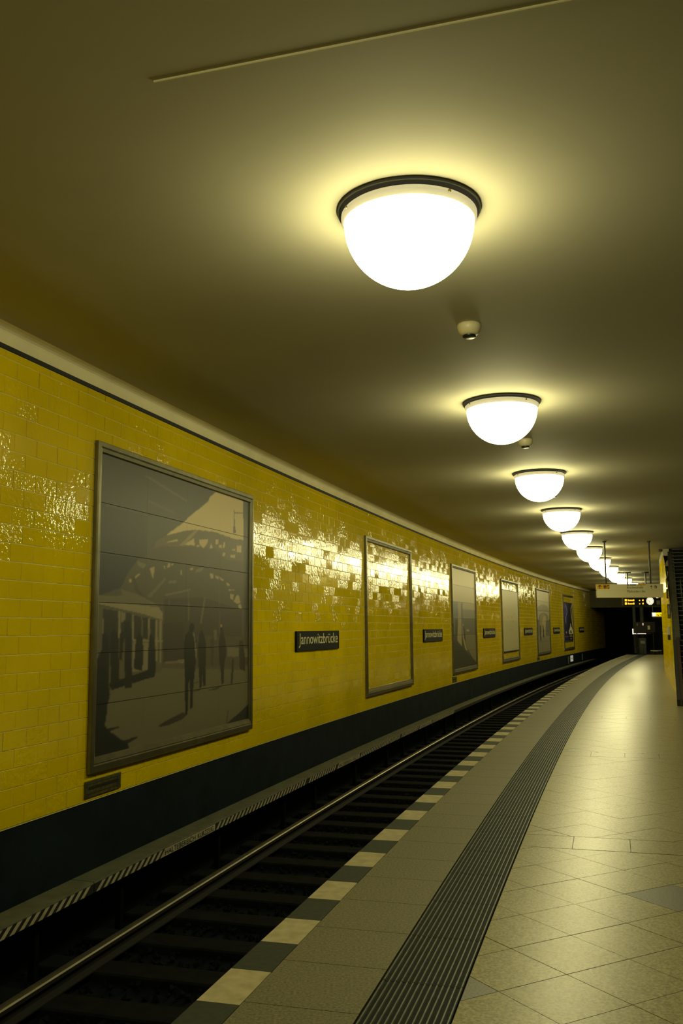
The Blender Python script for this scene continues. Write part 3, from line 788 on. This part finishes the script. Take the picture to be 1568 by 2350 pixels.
# ================================================================== LAMPS
lamp_root = None
def lamp(label, matrix):
    global lamp_root
    if lamp_root is None:
        t = thing('ceiling_lamp', label, 'lamp', matrix, 'dome lamps along the ceiling')
        b = MB(); b.lathe([(0.0, 0.0), (0.3643, 0.0), (0.3643, -0.016), (0.31, -0.020), (0.31, -0.034), (0.0, -0.034)], 64); b.build('base_plate', M['plate'], t, smooth=False)
        b = MB(); b.lathe([(0.27, -0.030), (0.338, -0.030), (0.3455, -0.036), (0.3455, -0.052), (0.338, -0.060), (0.3345, -0.074), (0.328, -0.076)], 64)
        col = b.build('collar', M['collar'], t, smooth=True)
        for a in (-2.75, -1.05, 0.8, 2.2):
            s = MB(); s.tube((0.344 * math.cos(a), 0.344 * math.sin(a), -0.045), (0.351 * math.cos(a), 0.351 * math.sin(a), -0.045), 0.008, 8); s.build('screw', M['screw'], col)
        R = 0.331; prof = [(R, -0.066)] + [(R * math.cos(t), -0.070 - R * math.sin(t)) for t in np.linspace(0, math.pi / 2, 20)]
        prof[-1] = (0.001, prof[-1][1])
        b = MB(); b.lathe(prof, 64); b.build('glass_bowl', M['bowl'], t, smooth=True, label='glowing white opal glass bowl')
        lamp_root = t; return t
    c = copy_tree(lamp_root); c.matrix_basis = matrix; c['label'] = label; return c
ordn = ['largest and nearest glowing dome lamp on the ceiling', 'second glowing dome lamp from the camera, a smoke detector at its lower right', 'third glowing dome lamp from the camera', 'fourth glowing dome lamp from the camera',
        'fifth glowing dome lamp from the camera', 'sixth glowing dome lamp, half covered by the fifth', 'seventh glowing dome lamp, left of the sign pole', 'eighth glowing dome lamp, crossed by the left pole of the hanging sign',
        'ninth glowing dome lamp, just right of the sign pole', 'tenth glowing dome lamp, low over the hanging sign', 'eleventh glowing dome lamp, cut off by the top of the hanging sign', 'farthest small glowing dome lamp, peeping over the hanging sign']
for k in range(12): lamp(ordn[k], Matrix.Translation(pt(4.8297 + 4.2161 * k, 0.7772, Z_CEIL)))
lamp('glowing dome lamp overhead, above the top edge of the picture', Matrix.Translation(pt(4.8297 - 4.2161, 0.7772, Z_CEIL)))

# smoke detectors
def detector(s, o, label):
    t = thing('smoke_detector', label, 'smoke detector', frame(s, o, Z_CEIL), 'smoke detectors on the ceiling')
    b = MB(); b.lathe([(0.001, 0), (0.082, 0), (0.086, -0.014), (0.081, -0.042), (0.066, -0.068), (0.05, -0.080), (0.001, -0.080)], 32); b.build('housing', M['detector'], t, smooth=True)
    b = MB(); b.lathe([(0.046, -0.076), (0.047, -0.090), (0.038, -0.097), (0.001, -0.098)], 28); b.build('sensor_ring', M['dark_plastic'], t, smooth=True, label='black sensor cap')
detector(6.70, 0.818, 'cream smoke detector with black cap below the largest lamp')
detector(10.88, 0.826, 'cream smoke detector with black cap beside the second lamp')
detector(15.10, 0.83, 'cream smoke detector mostly hidden behind the third lamp')

# ================================================================== ON THE LEFT WALL
def frame_bars(t, w, h, side=0.075, top=0.095, bot=0.125, d=0.045):
    """mitred frame with a raised, chamfered profile; lower left outer corner at the origin"""
    O = [(0, 0), (w, 0), (w, h), (0, h)]; I = [(side, bot), (w - side, bot), (w - side, h - top), (side, h - top)]
    O2 = [(0.008, 0.008), (w - 0.008, 0.008), (w - 0.008, h - 0.008), (0.008, h - 0.008)]
    mid = lambda a, c, f: (a[0] + (c[0] - a[0]) * f, a[1] + (c[1] - a[1]) * f)
    for k, nm in enumerate(('bottom_bar', 'side_bar', 'top_bar', 'side_bar')):
        j = (k + 1) % 4; b = MB()
        rows = []
        for P in (k, j):
            a, c = O2[P], I[P]
            rows.append([(*O[P], -0.01), (*O[P], d * .75), (*a, d), (*mid(a, c, .42), d), (*mid(a, c, .5), d - .010), (*mid(a, c, .58), d - .004), (*mid(a, c, .9), d - .012), (*c, d - .026), (*c, -0.01)])
        n = len(rows[0])
        for i in range(n - 1): b.face([rows[0][i], rows[1][i], rows[1][i + 1], rows[0][i + 1]])
        b.build(nm, M['steel'], t)
def poster(i, name, label, cat='poster'):
    a, c = POSTERS[i]; w, h = c - a, PZ1 - PZ0
    t = thing(name, label, cat, wall_frame((a + c) / 2, O_WALL + 0.006, PZ0) @ Matrix.Translation((-w / 2, 0, 0)))
    frame_bars(t, w, h)
    return t, w, h
def backing(t, w, h):
    b = MB(); b.box((w / 2, h / 2, 0.004), (w - .06, h - .06, 0.008)); b.build('backing', M['back'], t)
def panelled(t, w, h, polys, nx, ny, cols, rows, gain, name='printed_panel'):
    x0, x1, y0, y1 = 0.072, w - 0.072, 0.122, h - 0.092
    img = blur(paint(polys, nx * cols, ny * rows), 1)
    pw, ph = (x1 - x0) / cols, (y1 - y0) / rows
    for r in range(rows):
        for c in range(cols):
            sub = img[r * ny:(r + 1) * ny, c * nx:(c + 1) * nx]
            link(name, print_mesh(name, sub, pw - 0.0012, ph - 0.005, gain), t, Matrix.Translation((x0 + c * pw + .0006, y0 + r * ph + .0025, 0.009)))
GAIN = 1.9
t, w, h = poster(0, 'mural_panel', 'large framed old photograph of people in a station hall, nearest on the yellow wall')
backing(t, w, h); panelled(t, w, h, PRINT_HALL, 56, 56, 4, 6, GAIN)
t, w, h = poster(1, 'empty_poster_frame', 'empty steel poster frame with bare yellow tiles inside', 'frame')
t, w, h = poster(2, 'mural_panel', 'framed grey photograph with pale top and dark lower half, right of the empty frame')
backing(t, w, h); panelled(t, w, h, PRINT_TUNNEL, 90, 24, 1, 6, GAIN)
t, w, h = poster(3, 'poster_frame', 'steel poster frame holding a blank pale paper sheet with faint marks')
x0, x1, y0, y1 = 0.22, w - 0.10, 0.36, h - 0.36
marks = [((150, 146, 118), [0, 0, 1000, 0, 1000, 1000, 0, 1000]), ((158, 152, 120), [0, 500, 1000, 500, 1000, 1000, 0, 1000])]
marks += [((128, 122, 100), [x - 18, y - 10, x + 18, y - 10, x + 18, y + 10, x - 18, y + 10]) for x, y in ((640, 495), (660, 480), (480, 410), (560, 560), (300, 560), (700, 620))]
marks += [((120, 116, 96), [330, 352, 620, 346, 620, 352, 330, 358]), ((135, 130, 104), [320, 430, 330, 360, 345, 360, 335, 430]), ((138, 132, 106), [40, 22, 980, 30, 980, 36, 40, 28])]
link('paper_sheet', print_mesh('paper_sheet', blur(paint(marks, 60, 110), 1), x1 - x0, y1 - y0, 2.0), t, Matrix.Translation((x0, y0, 0.014)))
b = MB(); b.bbox((w / 2 + .05, y0 - .02, 0.018), (w * .84, 0.05, 0.03), 0.006); b.build('hanging_rod', M['pole'], t)
b = MB(); b.bbox((w / 2 + .05, y1 + .012, 0.016), (w * .88, 0.024, 0.024), 0.004); b.build('hanging_rod', M['pole'], t)
t, w, h = poster(4, 'mural_panel', 'framed pale photograph of a vaulted arch, between two small station signs')
backing(t, w, h); panelled(t, w, h, PRINT_ARCH, 80, 30, 1, 6, GAIN)
t, w, h = poster(5, 'poster_frame', 'steel frame with a dark blue night-coloured poster, farthest along the wall')
x0, x1, y0, y1 = 0.12, w - 0.36, 0.40, h - 0.38
link('paper_sheet', print_mesh('paper_sheet', blur(paint(PRINT_NIGHT, 90, 170), 1), x1 - x0, y1 - y0, 2.2), t, Matrix.Translation((x0, y0, 0.012)))

# station name signs
tm = text_mesh('Jannowitzbrücke', 1.76, 0.195, bold=0.005); tm.materials.clear(); tm.materials.append(M['letter'])
names = ['nearest black sign reading Jannowitzbrücke, between the mural and the empty frame', 'black Jannowitzbrücke sign just right of the empty frame', 'black Jannowitzbrücke sign left of the frame with blank paper',
         'black Jannowitzbrücke sign right of the frame with blank paper', 'black Jannowitzbrücke sign left of the dark blue poster', 'farthest black Jannowitzbrücke sign, right of the dark blue poster']
for i, sc in enumerate((13.16, 21.01, 28.44, 36.37, 44.23, 53.15)):
    t = thing('station_sign', names[i], 'sign', wall_frame(sc, O_WALL + 0.004, -0.175), 'station name signs along the yellow wall')
    b = MB(); b.bbox((0, 0, 0.012), (1.93, 0.278, 0.024), 0.005); b.build('plate', M['sign'], t)
    b = MB()
    for c, d in (((0, .129, .025), (1.90, .006, .004)), ((0, -.129, .025), (1.90, .006, .004)), ((-.947, 0, .025), (.006, .26, .004)), ((.947, 0, .025), (.006, .26, .004))): b.box(c, d)
    b.build('rim', M['sign'], t)
    link('lettering', tm, t, Matrix.Translation((-0.875, -0.088, 0.0255)))
# vents near the foot of the tiles
for sc, w, lb in ((7.445, 0.56, 'grimy greenish vent plate with a dark slot, below the nearest mural'), (23.33, 0.48, 'small grimy vent plate below the pale and dark grey mural'), (38.72, 0.56, 'small dark vent plate below the arch mural')):
    t = thing('vent_plate', lb, 'vent', wall_frame(sc, O_WALL + 0.004, -1.282), 'vent plates at the foot of the yellow wall')
    b = MB(); b.bbox((0, 0, 0.006), (w, 0.132, 0.014), 0.003); b.build('plate', M['vent'], t)
    b = MB(); b.bbox((0.0, 0.008, 0.014), (w * .84, 0.024, 0.006), 0.002); b.build('slot', M['vent_dark'], t)
    b = MB()
    for yy in (-.034, .044): b.box((0, yy, 0.0135), (w * .9, 0.006, 0.004))
    b.box((w * .42, .0, .0135), (.05, .1, .005)); b.build('ridge', M['steel_dark'], t)
# stop board and slim markers low on the dark wall
t = thing('stop_board', 'small black board with a bright white H, low on the dark wall', 'sign', wall_frame(49.0, O_WALL + 0.01, -1.61))
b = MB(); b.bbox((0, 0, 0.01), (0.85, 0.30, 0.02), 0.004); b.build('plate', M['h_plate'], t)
letters('H', 'lettering', M['ink'], t, 0.5, 0.20, Matrix.Translation((-0.25, -0.10, 0.0215)))
for s, lb in ((47.75, 'thin pale marker post left of the white H board'), (53.0, 'thin pale marker post right of the white H board')):
    t = thing('marker_post', lb, 'marker', wall_frame(s, O_WALL + 0.0, -1.66))
    b = MB(); b.bbox((0, 0, 0.02), (0.16, 0.36, 0.03), 0.004); b.build('post', M['grey_mid'], t)

# ================================================================== HANGING SIGNS
YS = 22.854
t = thing('direction_sign', 'long pale hanging sign with exit arrow, street names and a yellow patch', 'sign', Matrix.Translation((7.16, YS, 0.875)))
b = MB(); b.bbox((0, 0, 0.09), (1.655, 0.10, 0.155), 0.006); b.build('upper_panel', M['board'], t)
b = MB(); b.bbox((0, 0, -0.083), (1.655, 0.10, 0.175), 0.006); b.build('lower_panel', M['board'], t)
b = MB(); b.box((0, -0.018, 0.008), (1.64, 0.062, 0.012)); b.build('seam_strip', M['letter'], t)
RX = Matrix.Rotation(math.pi / 2, 4, 'X')
def on_board(x, z): return Matrix.Translation((x, -0.0515, z)) @ RX
def flat(name, m, pts, y=-0.0512, parent=None):
    b = MB(); b.face([(x, y, z) for x, z in pts]); return b.build(name, m, parent or t, fix=False)
rect = lambda x0, x1, z0, z1: [(x0, z0), (x1, z0), (x1, z1), (x0, z1)]
flat('yellow_field', M['yellow_patch'], rect(-.822, -.51, .045, .164))
flat('yellow_field', M['yellow_patch'], [(.19, .125), (.36, .125), (.41, .164), (.19, .164)])
y = -.052
arrow = lambda x: [rect(x - .008, x + .008, .055, .135), [(x, .150), (x - .05, .105), (x - .032, .1), (x, .13)], [(x, .150), (x, .13), (x + .032, .1), (x + .05, .105)]]
small = lambda x: [rect(x - .005, x + .005, .05, .118), [(x, .13), (x - .035, .095), (x - .023, .09), (x, .112)], [(x, .13), (x, .112), (x + .023, .09), (x + .035, .095)]]
person = lambda x: [[(x + .011 * math.cos(a), .142 + .011 * math.sin(a)) for a in np.linspace(0, 5.8, 12)], [(x - .016, .128), (x - .016, .092), (x - .009, .09), (x - .009, .055), (x + .009, .055), (x + .009, .09), (x + .016, .092), (x + .016, .128)]]
ring_ = []
for k in range(20):                                                             # ring with a slanting bar
    a0, a1 = 2 * math.pi * k / 20, 2 * math.pi * (k + 1) / 20
    ring_.append([(.635 + r * math.cos(a), .092 + r * math.sin(a)) for r, a in ((.028, a0), (.038, a0), (.038, a1), (.028, a1))])
ring_ += [[(.608, .118), (.616, .124), (.664, .068), (.656, .062)], [(.625, .1), (.65, .11), (.66, .09), (.64, .08)]]
for nm, group in (('arrow', arrow(-.75)), ('figure', person(-.640)), ('figure', person(-.600)), ('lift_car', [rect(-.56, -.515, .055, .145)]),
                  ('dark_field', [rect(-.075, -.02, .132, .155)]), ('dark_field', [rect(.0, .155, .132, .158)]), ('arrow', small(.53)), ('no_entry_ring', ring_)):
    b = MB()
    for pts in group: b.face([(x, y, z) for x, z in pts])
    b.build(nm, M['ink'], t, fix=False)
b = MB(); b.face([(x, -.0525, z) for x, z in rect(-.549, -.526, .07, .13)]); b.build('lift_door', M['yellow_patch'], t, fix=False)
letters('Brückenstraße', 'lettering', M['ink'], t, 0.40, 0.062, on_board(-.075, .052))
letters('Märkisches Ufer', 'lettering', M['ink'], t, 0.46, 0.062, on_board(-.075, -.045))
for x in (-.575, .535):
    b = MB(); b.tube((x, 0, .165), (x, 0, Z_CEIL - .875 - .005), 0.020, 10); p = b.build('pole', M['pole'], t)
    b = MB(); b.tube((x, 0, Z_CEIL - .875 - .03), (x, 0, Z_CEIL - .875 - .0005), 0.045, 12); b.build('pole_flange', M['pole'], p)

YD = 36.09
t = thing('departure_display', 'dark hanging departure display with amber rows, white clock at its right end', 'display', Matrix.Translation((11.745, YD, 0.955)))
b = MB(); b.bbox((0, 0, 0), (1.46, 0.24, 0.335), 0.01); b.build('case', M['dark_plastic'], t)
b = MB(); y = -.122
for row, z in ((0, .055), (1, -.075)):
    b.face([(x, y, z_) for x, z_ in rect(-.68, -.60, z - .04, z + .045)])
    x = -.565
    for wd in (.05, .025, .025, .04, .035, .04, .06):
        b.face([(x_, y, z_) for x_, z_ in rect(x, x + wd * .72, z - .032, z + .036 if wd > .045 else z + .02)]); x += wd
    for x_, wd in ((-.12, .04), (-.10, .02), (.0, .035), (.025, .03)):
        b.face([(q_, y, z_) for q_, z_ in ((x_, z - .03), (x_ + wd, z - .03), (x_ + wd, z + .01 + .03 * (x_ > -.05)), (x_, z + .01))])
b.build('amber_rows', M['amber'], t, fix=False)
b = MB()
ring = [(.31 + .148 * math.cos(a), y, .02 + .148 * math.sin(a)) for a in np.linspace(0, 2 * math.pi, 32, endpoint=False)]
b.face(ring); dial = b.build('clock_face', M['clock'], t, fix=False)
b = MB()
for k in range(12):
    a = k * math.pi / 6; c, s_ = math.cos(a), math.sin(a)
    b.face([(.31 + r * c + q * -s_, y - .002, .02 + r * s_ + q * c) for r, q in ((.115, -.007), (.138, -.007), (.138, .007), (.115, .007))])
b.face([(.305, y - .003, .02), (.315, y - .003, .02), (.285, y - .003, -.05), (.275, y - .003, -.045)]); b.face([(.31, y - .003, .014), (.31, y - .003, .026), (.20, y - .003, .034), (.20, y - .003, .026)])
b.build('clock_hands', M['ink'], dial, fix=False)
flat('status_light', M['lit_white'], rect(.55, .64, .13, .158), y=-.1225)
flat('loudspeaker', M['grey_mid'], rect(.56, .70, -.12, .04), y=-.1225)
for x in (-.50, .215):
    b = MB(); b.tube((x, 0, .165), (x, 0, Z_CEIL - .955 - .005), 0.028, 10); p = b.build('pole', M['pole'], t)
    b = MB(); b.tube((x, 0, Z_CEIL - .955 - .04), (x, 0, Z_CEIL - .955 - .0005), 0.14, 14); b.build('pole_flange', M['pole'], p)

# ================================================================== STAIRCASE AT THE RIGHT EDGE
B0 = Vector((6.36, 17.5, 0)); U = Vector((0.352, 1, 0)).normalized(); Rr = Vector((U.y, -U.x, 0))
NS, RISE = 33, 3.6; RUN = 8.45; hr, gr = RISE / NS, RUN / NS
def stair(t_, off, z): return B0 + U * t_ + Rr * off + Vector((0, 0, z))
zs = lambda t_: -1.5 + RISE / RUN * t_
st = thing('staircase', 'dark staircase with pale step edges rising at the right edge of the picture', 'staircase', Matrix.Identity(4))
for k in range(NS):
    b = MB(); t0, t1 = k * gr, (k + 1) * gr + .02; z = -1.5 + (k + 1) * hr
    if z > Z_CEIL - .01: break
    c = [stair(t0, 0.02, z), stair(t0, 2.1, z), stair(t1, 2.1, z), stair(t1, 0.02, z)]
    d = [p - Vector((0, 0, hr + .03)) for p in c]
    b.face(c); b.face(d[::-1])
    for i in range(4): b.face([c[i], d[i], d[(i + 1) % 4], c[(i + 1) % 4]])
    s_ = b.build('step', M['step'], st)
    b = MB(); e = [stair(t0 - .006, 0.04, z + .002), stair(t0 - .006, 2.1, z + .002), stair(t0 + .012, 2.1, z + .002), stair(t0 + .012, 0.04, z + .002)]
    f = [p - Vector((0, 0, .012)) for p in e]
    b.face(e); b.face(f[::-1])
    for i in range(4): b.face([e[i], f[i], f[(i + 1) % 4], e[(i + 1) % 4]])
    b.build('nosing', M['nosing'], s_, label='pale worn nosing strip')
def slope_box(name, ta, tb, o0, o1, lo, hi, m, cap=Z_CEIL, parent=None):
    b = MB(); P = []
    for tt in (ta, tb):
        for o in (o0, o1):
            P.append(stair(tt, o, max(-1.5, min(cap, zs(tt) + lo)))); P.append(stair(tt, o, min(cap, zs(tt) + hi)))
    for f in ((0, 1, 3, 2), (4, 6, 7, 5), (0, 4, 5, 1), (2, 3, 7, 6), (1, 5, 7, 3), (0, 2, 6, 4)): b.face([P[i] for i in f])
    return b.build(name, m, parent or st)
slope_box('balustrade_panel', 2.6, 8.35, -0.035, 0.075, -0.35, 0.16, M['grey_metal'])
slope_box('balustrade_panel', 2.6, 8.35, -0.075, -0.037, -0.42, 0.06, M['steel_dark'])
slope_box('stringer', 0.0, 2.6, -0.005, 0.055, -0.30, 0.14, M['maroon'])
slope_box('stringer', 0.05, 2.6, -0.075, -0.008, -0.36, 0.10, M['black_line'])
slope_box('stair_soffit', 0.1, 8.3, 0.05, 2.1, -0.40, -0.20, M['unlit_black'])
b = MB(); b.tube(stair(2.1, .19, zs(2.1) + .02), stair(6.0, .19, zs(6.0) + .10), 0.011, 8)
for tt in (2.3, 3.4, 4.6, 5.8): b.tube(stair(tt, .19, zs(tt) + .03), stair(tt, .19, zs(tt) - .12), .007, 6)
b.build('handrail', M['handrail'], st)
b = MB()
b.face([stair(8.2, -.3, 2.10), stair(8.2, 2.2, 2.10), stair(8.9, 2.2, 2.10), stair(8.9, -.3, 2.10)])
b.box((0, 0, 0), (1.0, .05, .05), T=Matrix.Translation(stair(8.3, 0.25, 2.085)) @ Matrix.Rotation(-0.34, 4, 'Z'))
b.build('top_edge', M['black_line'], st)
# small fittings hanging on the outer side of the balustrade
for tt, hgt, nm, lb, cat, m in ((7.15, .34, 'wall_bracket', 'topmost dark loop bracket left of the stair balustrade', 'bracket', 'dark_plastic'), (6.45, .30, 'wall_bracket', 'middle dark loop bracket left of the stair balustrade', 'bracket', 'dark_plastic'),
                        (5.75, .30, 'wall_bracket', 'lower dark loop bracket left of the stair balustrade', 'bracket', 'dark_plastic')):
    x = thing(nm, lb, cat, Matrix.Translation(stair(tt, -.135, zs(tt) - hgt / 2)) @ Matrix.Rotation(-0.34, 4, 'Z'), 'brackets beside the stairs')
    b = MB(); b.bbox((0, 0, 0), (.05, .12, hgt * .8), .015); b.build('body', M[m], x)
    b = MB(); b.bbox((.03, -.065, -.02), (.014, .012, hgt * .45), .003); b.build('glint_strip', M['handrail'], x)
x = thing('call_box', 'small beige box with black base beside the stair balustrade', 'box', Matrix.Translation(stair(3.35, -.155, zs(3.35) - .05)) @ Matrix.Rotation(-0.34, 4, 'Z'))
b = MB(); b.bbox((0, 0, .02), (.07, .10, .20), .01); b.build('body', M['detector'], x)
b = MB(); b.bbox((.005, 0, -.13), (.06, .09, .12), .008); b.build('base', M['dark_plastic'], x)
x = thing('junction_box', 'narrow dark green box on the stair balustrade above the beige box', 'box', Matrix.Translation(stair(4.5, -.125, zs(4.5) - .07)) @ Matrix.Rotation(-0.34, 4, 'Z'))
b = MB(); b.bbox((0, 0, 0), (.07, .10, .34), .01); b.build('body', M['steel_dark'], x)
b = MB(); b.bbox((0, -.052, 0.02), (.04, .01, .20), .003); b.build('lid', M['grey_mid'], x)

# yellow tiled wall that closes off the stairs behind
WA, WB = Vector((10.33, 29.75, 0)), Vector((6.36 + .352 * 1.6, 19.1, 0))
WU = (WB - WA).normalized(); WLN = (WB - WA).length; WN = Vector((WU.y, -WU.x, 0))      # WN must point to the track side
if WN.x > 0: WN = -WN
WN_OFF = WN * 0.10
WT = 1.93
def wtop(l): return min(WT, -1.5 + RISE / RUN * ((WA + WU * l - B0).dot(U)) - 0.02)
b = MB()
ls = np.linspace(0, WLN, 40)
for i in range(39):
    a, c = ls[i], ls[i + 1]; pa, pc = WA + WU * a, WA + WU * c
    b.face([pa + Vector((0, 0, -1.5)), pc + Vector((0, 0, -1.5)), pc + Vector((0, 0, max(-1.5, wtop(c)))), pa + Vector((0, 0, wtop(a)))])
far = WA - WN * 2.2
b.face([WA + Vector((0, 0, -1.5)), WA + Vector((0, 0, WT)), far + Vector((0, 0, WT)), far + Vector((0, 0, -1.5))])
ws = b.build('wall_stair', M['grout'], kind='structure')
b = MB(); waves = []
for k in range(27):
    z0 = -1.5 + k * ROW; z1 = z0 + ROW - GAP
    l = -TL * (0.0 if k % 2 else 0.5)
    while l < WLN:
        a, c = max(l, 0.0), min(l + TL - GAP, WLN); l += TL
        tops = min(wtop(a), wtop(c))
        if z0 > tops - .02 or c - a < .02: continue
        zz = min(z1, tops)
        tl = [random.gauss(0, .0006) for _ in range(4)]
        P = [WA + WU * q + Vector((0, 0, z_)) + WN * (.006 + d_) for (q, z_), d_ in zip(((a, z0), (c, z0), (c, zz), (a, zz)), tl)]
        n0 = len(b.v); b.face(P); waves += [random.choice(WAVES)] * 4
tf = b.build('tile_field', M['tile_far'], ws, fix=True, kind='stuff')
at = tf.data.attributes.new('wave', 'FLOAT', 'POINT'); at.data.foreach_set('value', waves)
b = MB(); b.box((0, 0, 0), (WLN * .42, .16, Z_CEIL - WT), T=Matrix.Translation(WA + WU * WLN * .21 + Vector((0, 0, (Z_CEIL + WT) / 2)) - WN * .07) @ Matrix.Rotation(math.atan2(WU.y, WU.x), 4, 'Z'))
b.build('trim_4', M['ceiling'], kind='structure')

# ================================================================== FAR END OF THE PLATFORM
YP = 50.0
t = thing('exit_sign', 'lit white and yellow sign hanging at the dark far end, left of the yellow wall', 'sign', Matrix.Translation((17.2, YP, 0.62)))
b = MB(); b.bbox((0, .06, 0), (.74, .12, .24), .01); b.build('case', M['grey_mid'], t)
flat('white_field', M['lit_white'], rect(-.36, -.17, -.10, .11), y=-.002); flat('yellow_field', M['lit_yellow'], rect(-.165, .36, -.10, .11), y=-.002)
for x0, x1, z0, z1 in ((-.12, -.08, -.06, .02), (-.04, 0, -.07, -.01), (.06, .09, -.06, .05), (.12, .16, -.07, .02), (.22, .25, -.05, .06)): flat('pictogram', M['ink'], rect(x0, x1, z0, z1), y=-.004)
b = MB(); b.box((0.02, .05, -.165), (.70, .10, .02)); b.build('lower_rail', M['handrail'], t)
for x in (-.3, .3):
    b = MB(); b.tube((x, .06, .12), (x, .06, Z_CEIL - .62 - .003), .02, 8); b.build('pole', M['pole'], t)
t = thing('notice_board', 'wide dark board with small pale and red notices at the far end', 'notice board', Matrix.Translation((16.75, YP + 1.0, -.06)))
b = MB(); b.bbox((0, .06, 0), (1.12, .10, .60), .01); b.build('panel', M['brown_dark'], t)
for nm, m, x, z, w, h in (('notice', 'grey_mid', -.43, .15, .05, .13), ('notice', 'red', -.155, .17, .04, .12), ('notice', 'lit_white', -.11, .17, .035, .12), ('notice', 'detector', .20, -.02, .13, .22)):
    b = MB(); b.box((x, .004, z), (w, .012, h)); b.build(nm, M[m], t)
for x in (-.45, .45):
    b = MB(); b.bbox((x, .07, -.87), (.05, .05, 1.14), .006); b.build('leg', M['pole'], t)
t = thing('lit_gap', 'thin L-shaped bright lit gap under the dark notice board', 'light', Matrix.Translation((16.5, YP + 1.15, -.41)))
b = MB(); b.box((-.03, 0, 0), (.72, .05, .045)); b.build('tube', M['lit_white'], t)  # glowing bars stand in for the lit gap, no lamp there
b = MB(); b.box((-.39, 0, .12), (.05, .05, .30)); b.build('tube', M['lit_white'], t)
b = MB(); b.bbox((.52, 0, -.0), (.20, .05, .05), .006); b.build('dim_end', M['grey_mid'], t)
t = thing('ticket_machine', 'dull grey upright machine in the gloom at the end of the platform', 'machine', Matrix.Translation((16.42, YP + .6, -1.5)))
b = MB(); b.bbox((0, 0, .42), (.36, .3, .84), .02); b.build('body', M['hall'], t)
b = MB(); b.bbox((-.02, -.155, .62), (.24, .02, .16), .005); b.build('screen', M['grey_mid'], t)
b = MB(); b.bbox((0, 0, .01), (.4, .34, .02), .005); b.build('plinth', M['brown_dark'], t)
t = thing('bench', 'small pale bench end on the floor at the far end', 'bench', Matrix.Translation((16.55, YP - .9, -1.5)))
b = MB(); b.bbox((0, 0, .20), (.26, .55, .05), .008); b.build('seat', M['stripe'], t)
for x, y_ in ((-.10, -.22), (.10, -.22), (-.10, .22), (.10, .22)):
    b = MB(); b.bbox((x, y_, .088), (.04, .04, .176), .005); b.build('leg', M['pole'], t)
t = thing('bench', 'dark bench beside the small pale one at the far end', 'bench', Matrix.Translation((16.95, YP - .6, -1.5)) @ Matrix.Rotation(-.4, 4, 'Z'))
b = MB(); b.bbox((0, 0, .20), (.22, .8, .05), .008); b.build('seat', M['grey_mid'], t)
for x, y_ in ((-.08, -.32), (.08, -.32), (-.08, .32), (.08, .32)):
    b = MB(); b.bbox((x, y_, .088), (.04, .04, .176), .005); b.build('leg', M['pole'], t)
for x, r, lb in ((16.55, .09, 'left of two blue-grey pipes under the departure display'), (16.98, .11, 'right of two blue-grey pipes under the departure display')):
    t = thing('pipe', lb, 'pipe', Matrix.Translation((x, YP + 2.2, -1.5)), 'pipes at the far end')
    b = MB(); b.tube((0, 0, 0), (0, 0, 3.6), r, 16); b.build('tube', M['hall'], t, smooth=False)
    b = MB()
    for z in (2.25, 2.75): b.tube((0, 0, z), (0, 0, z + .05), r + .02, 16)
    b.build('clamp', M['pole'], t)
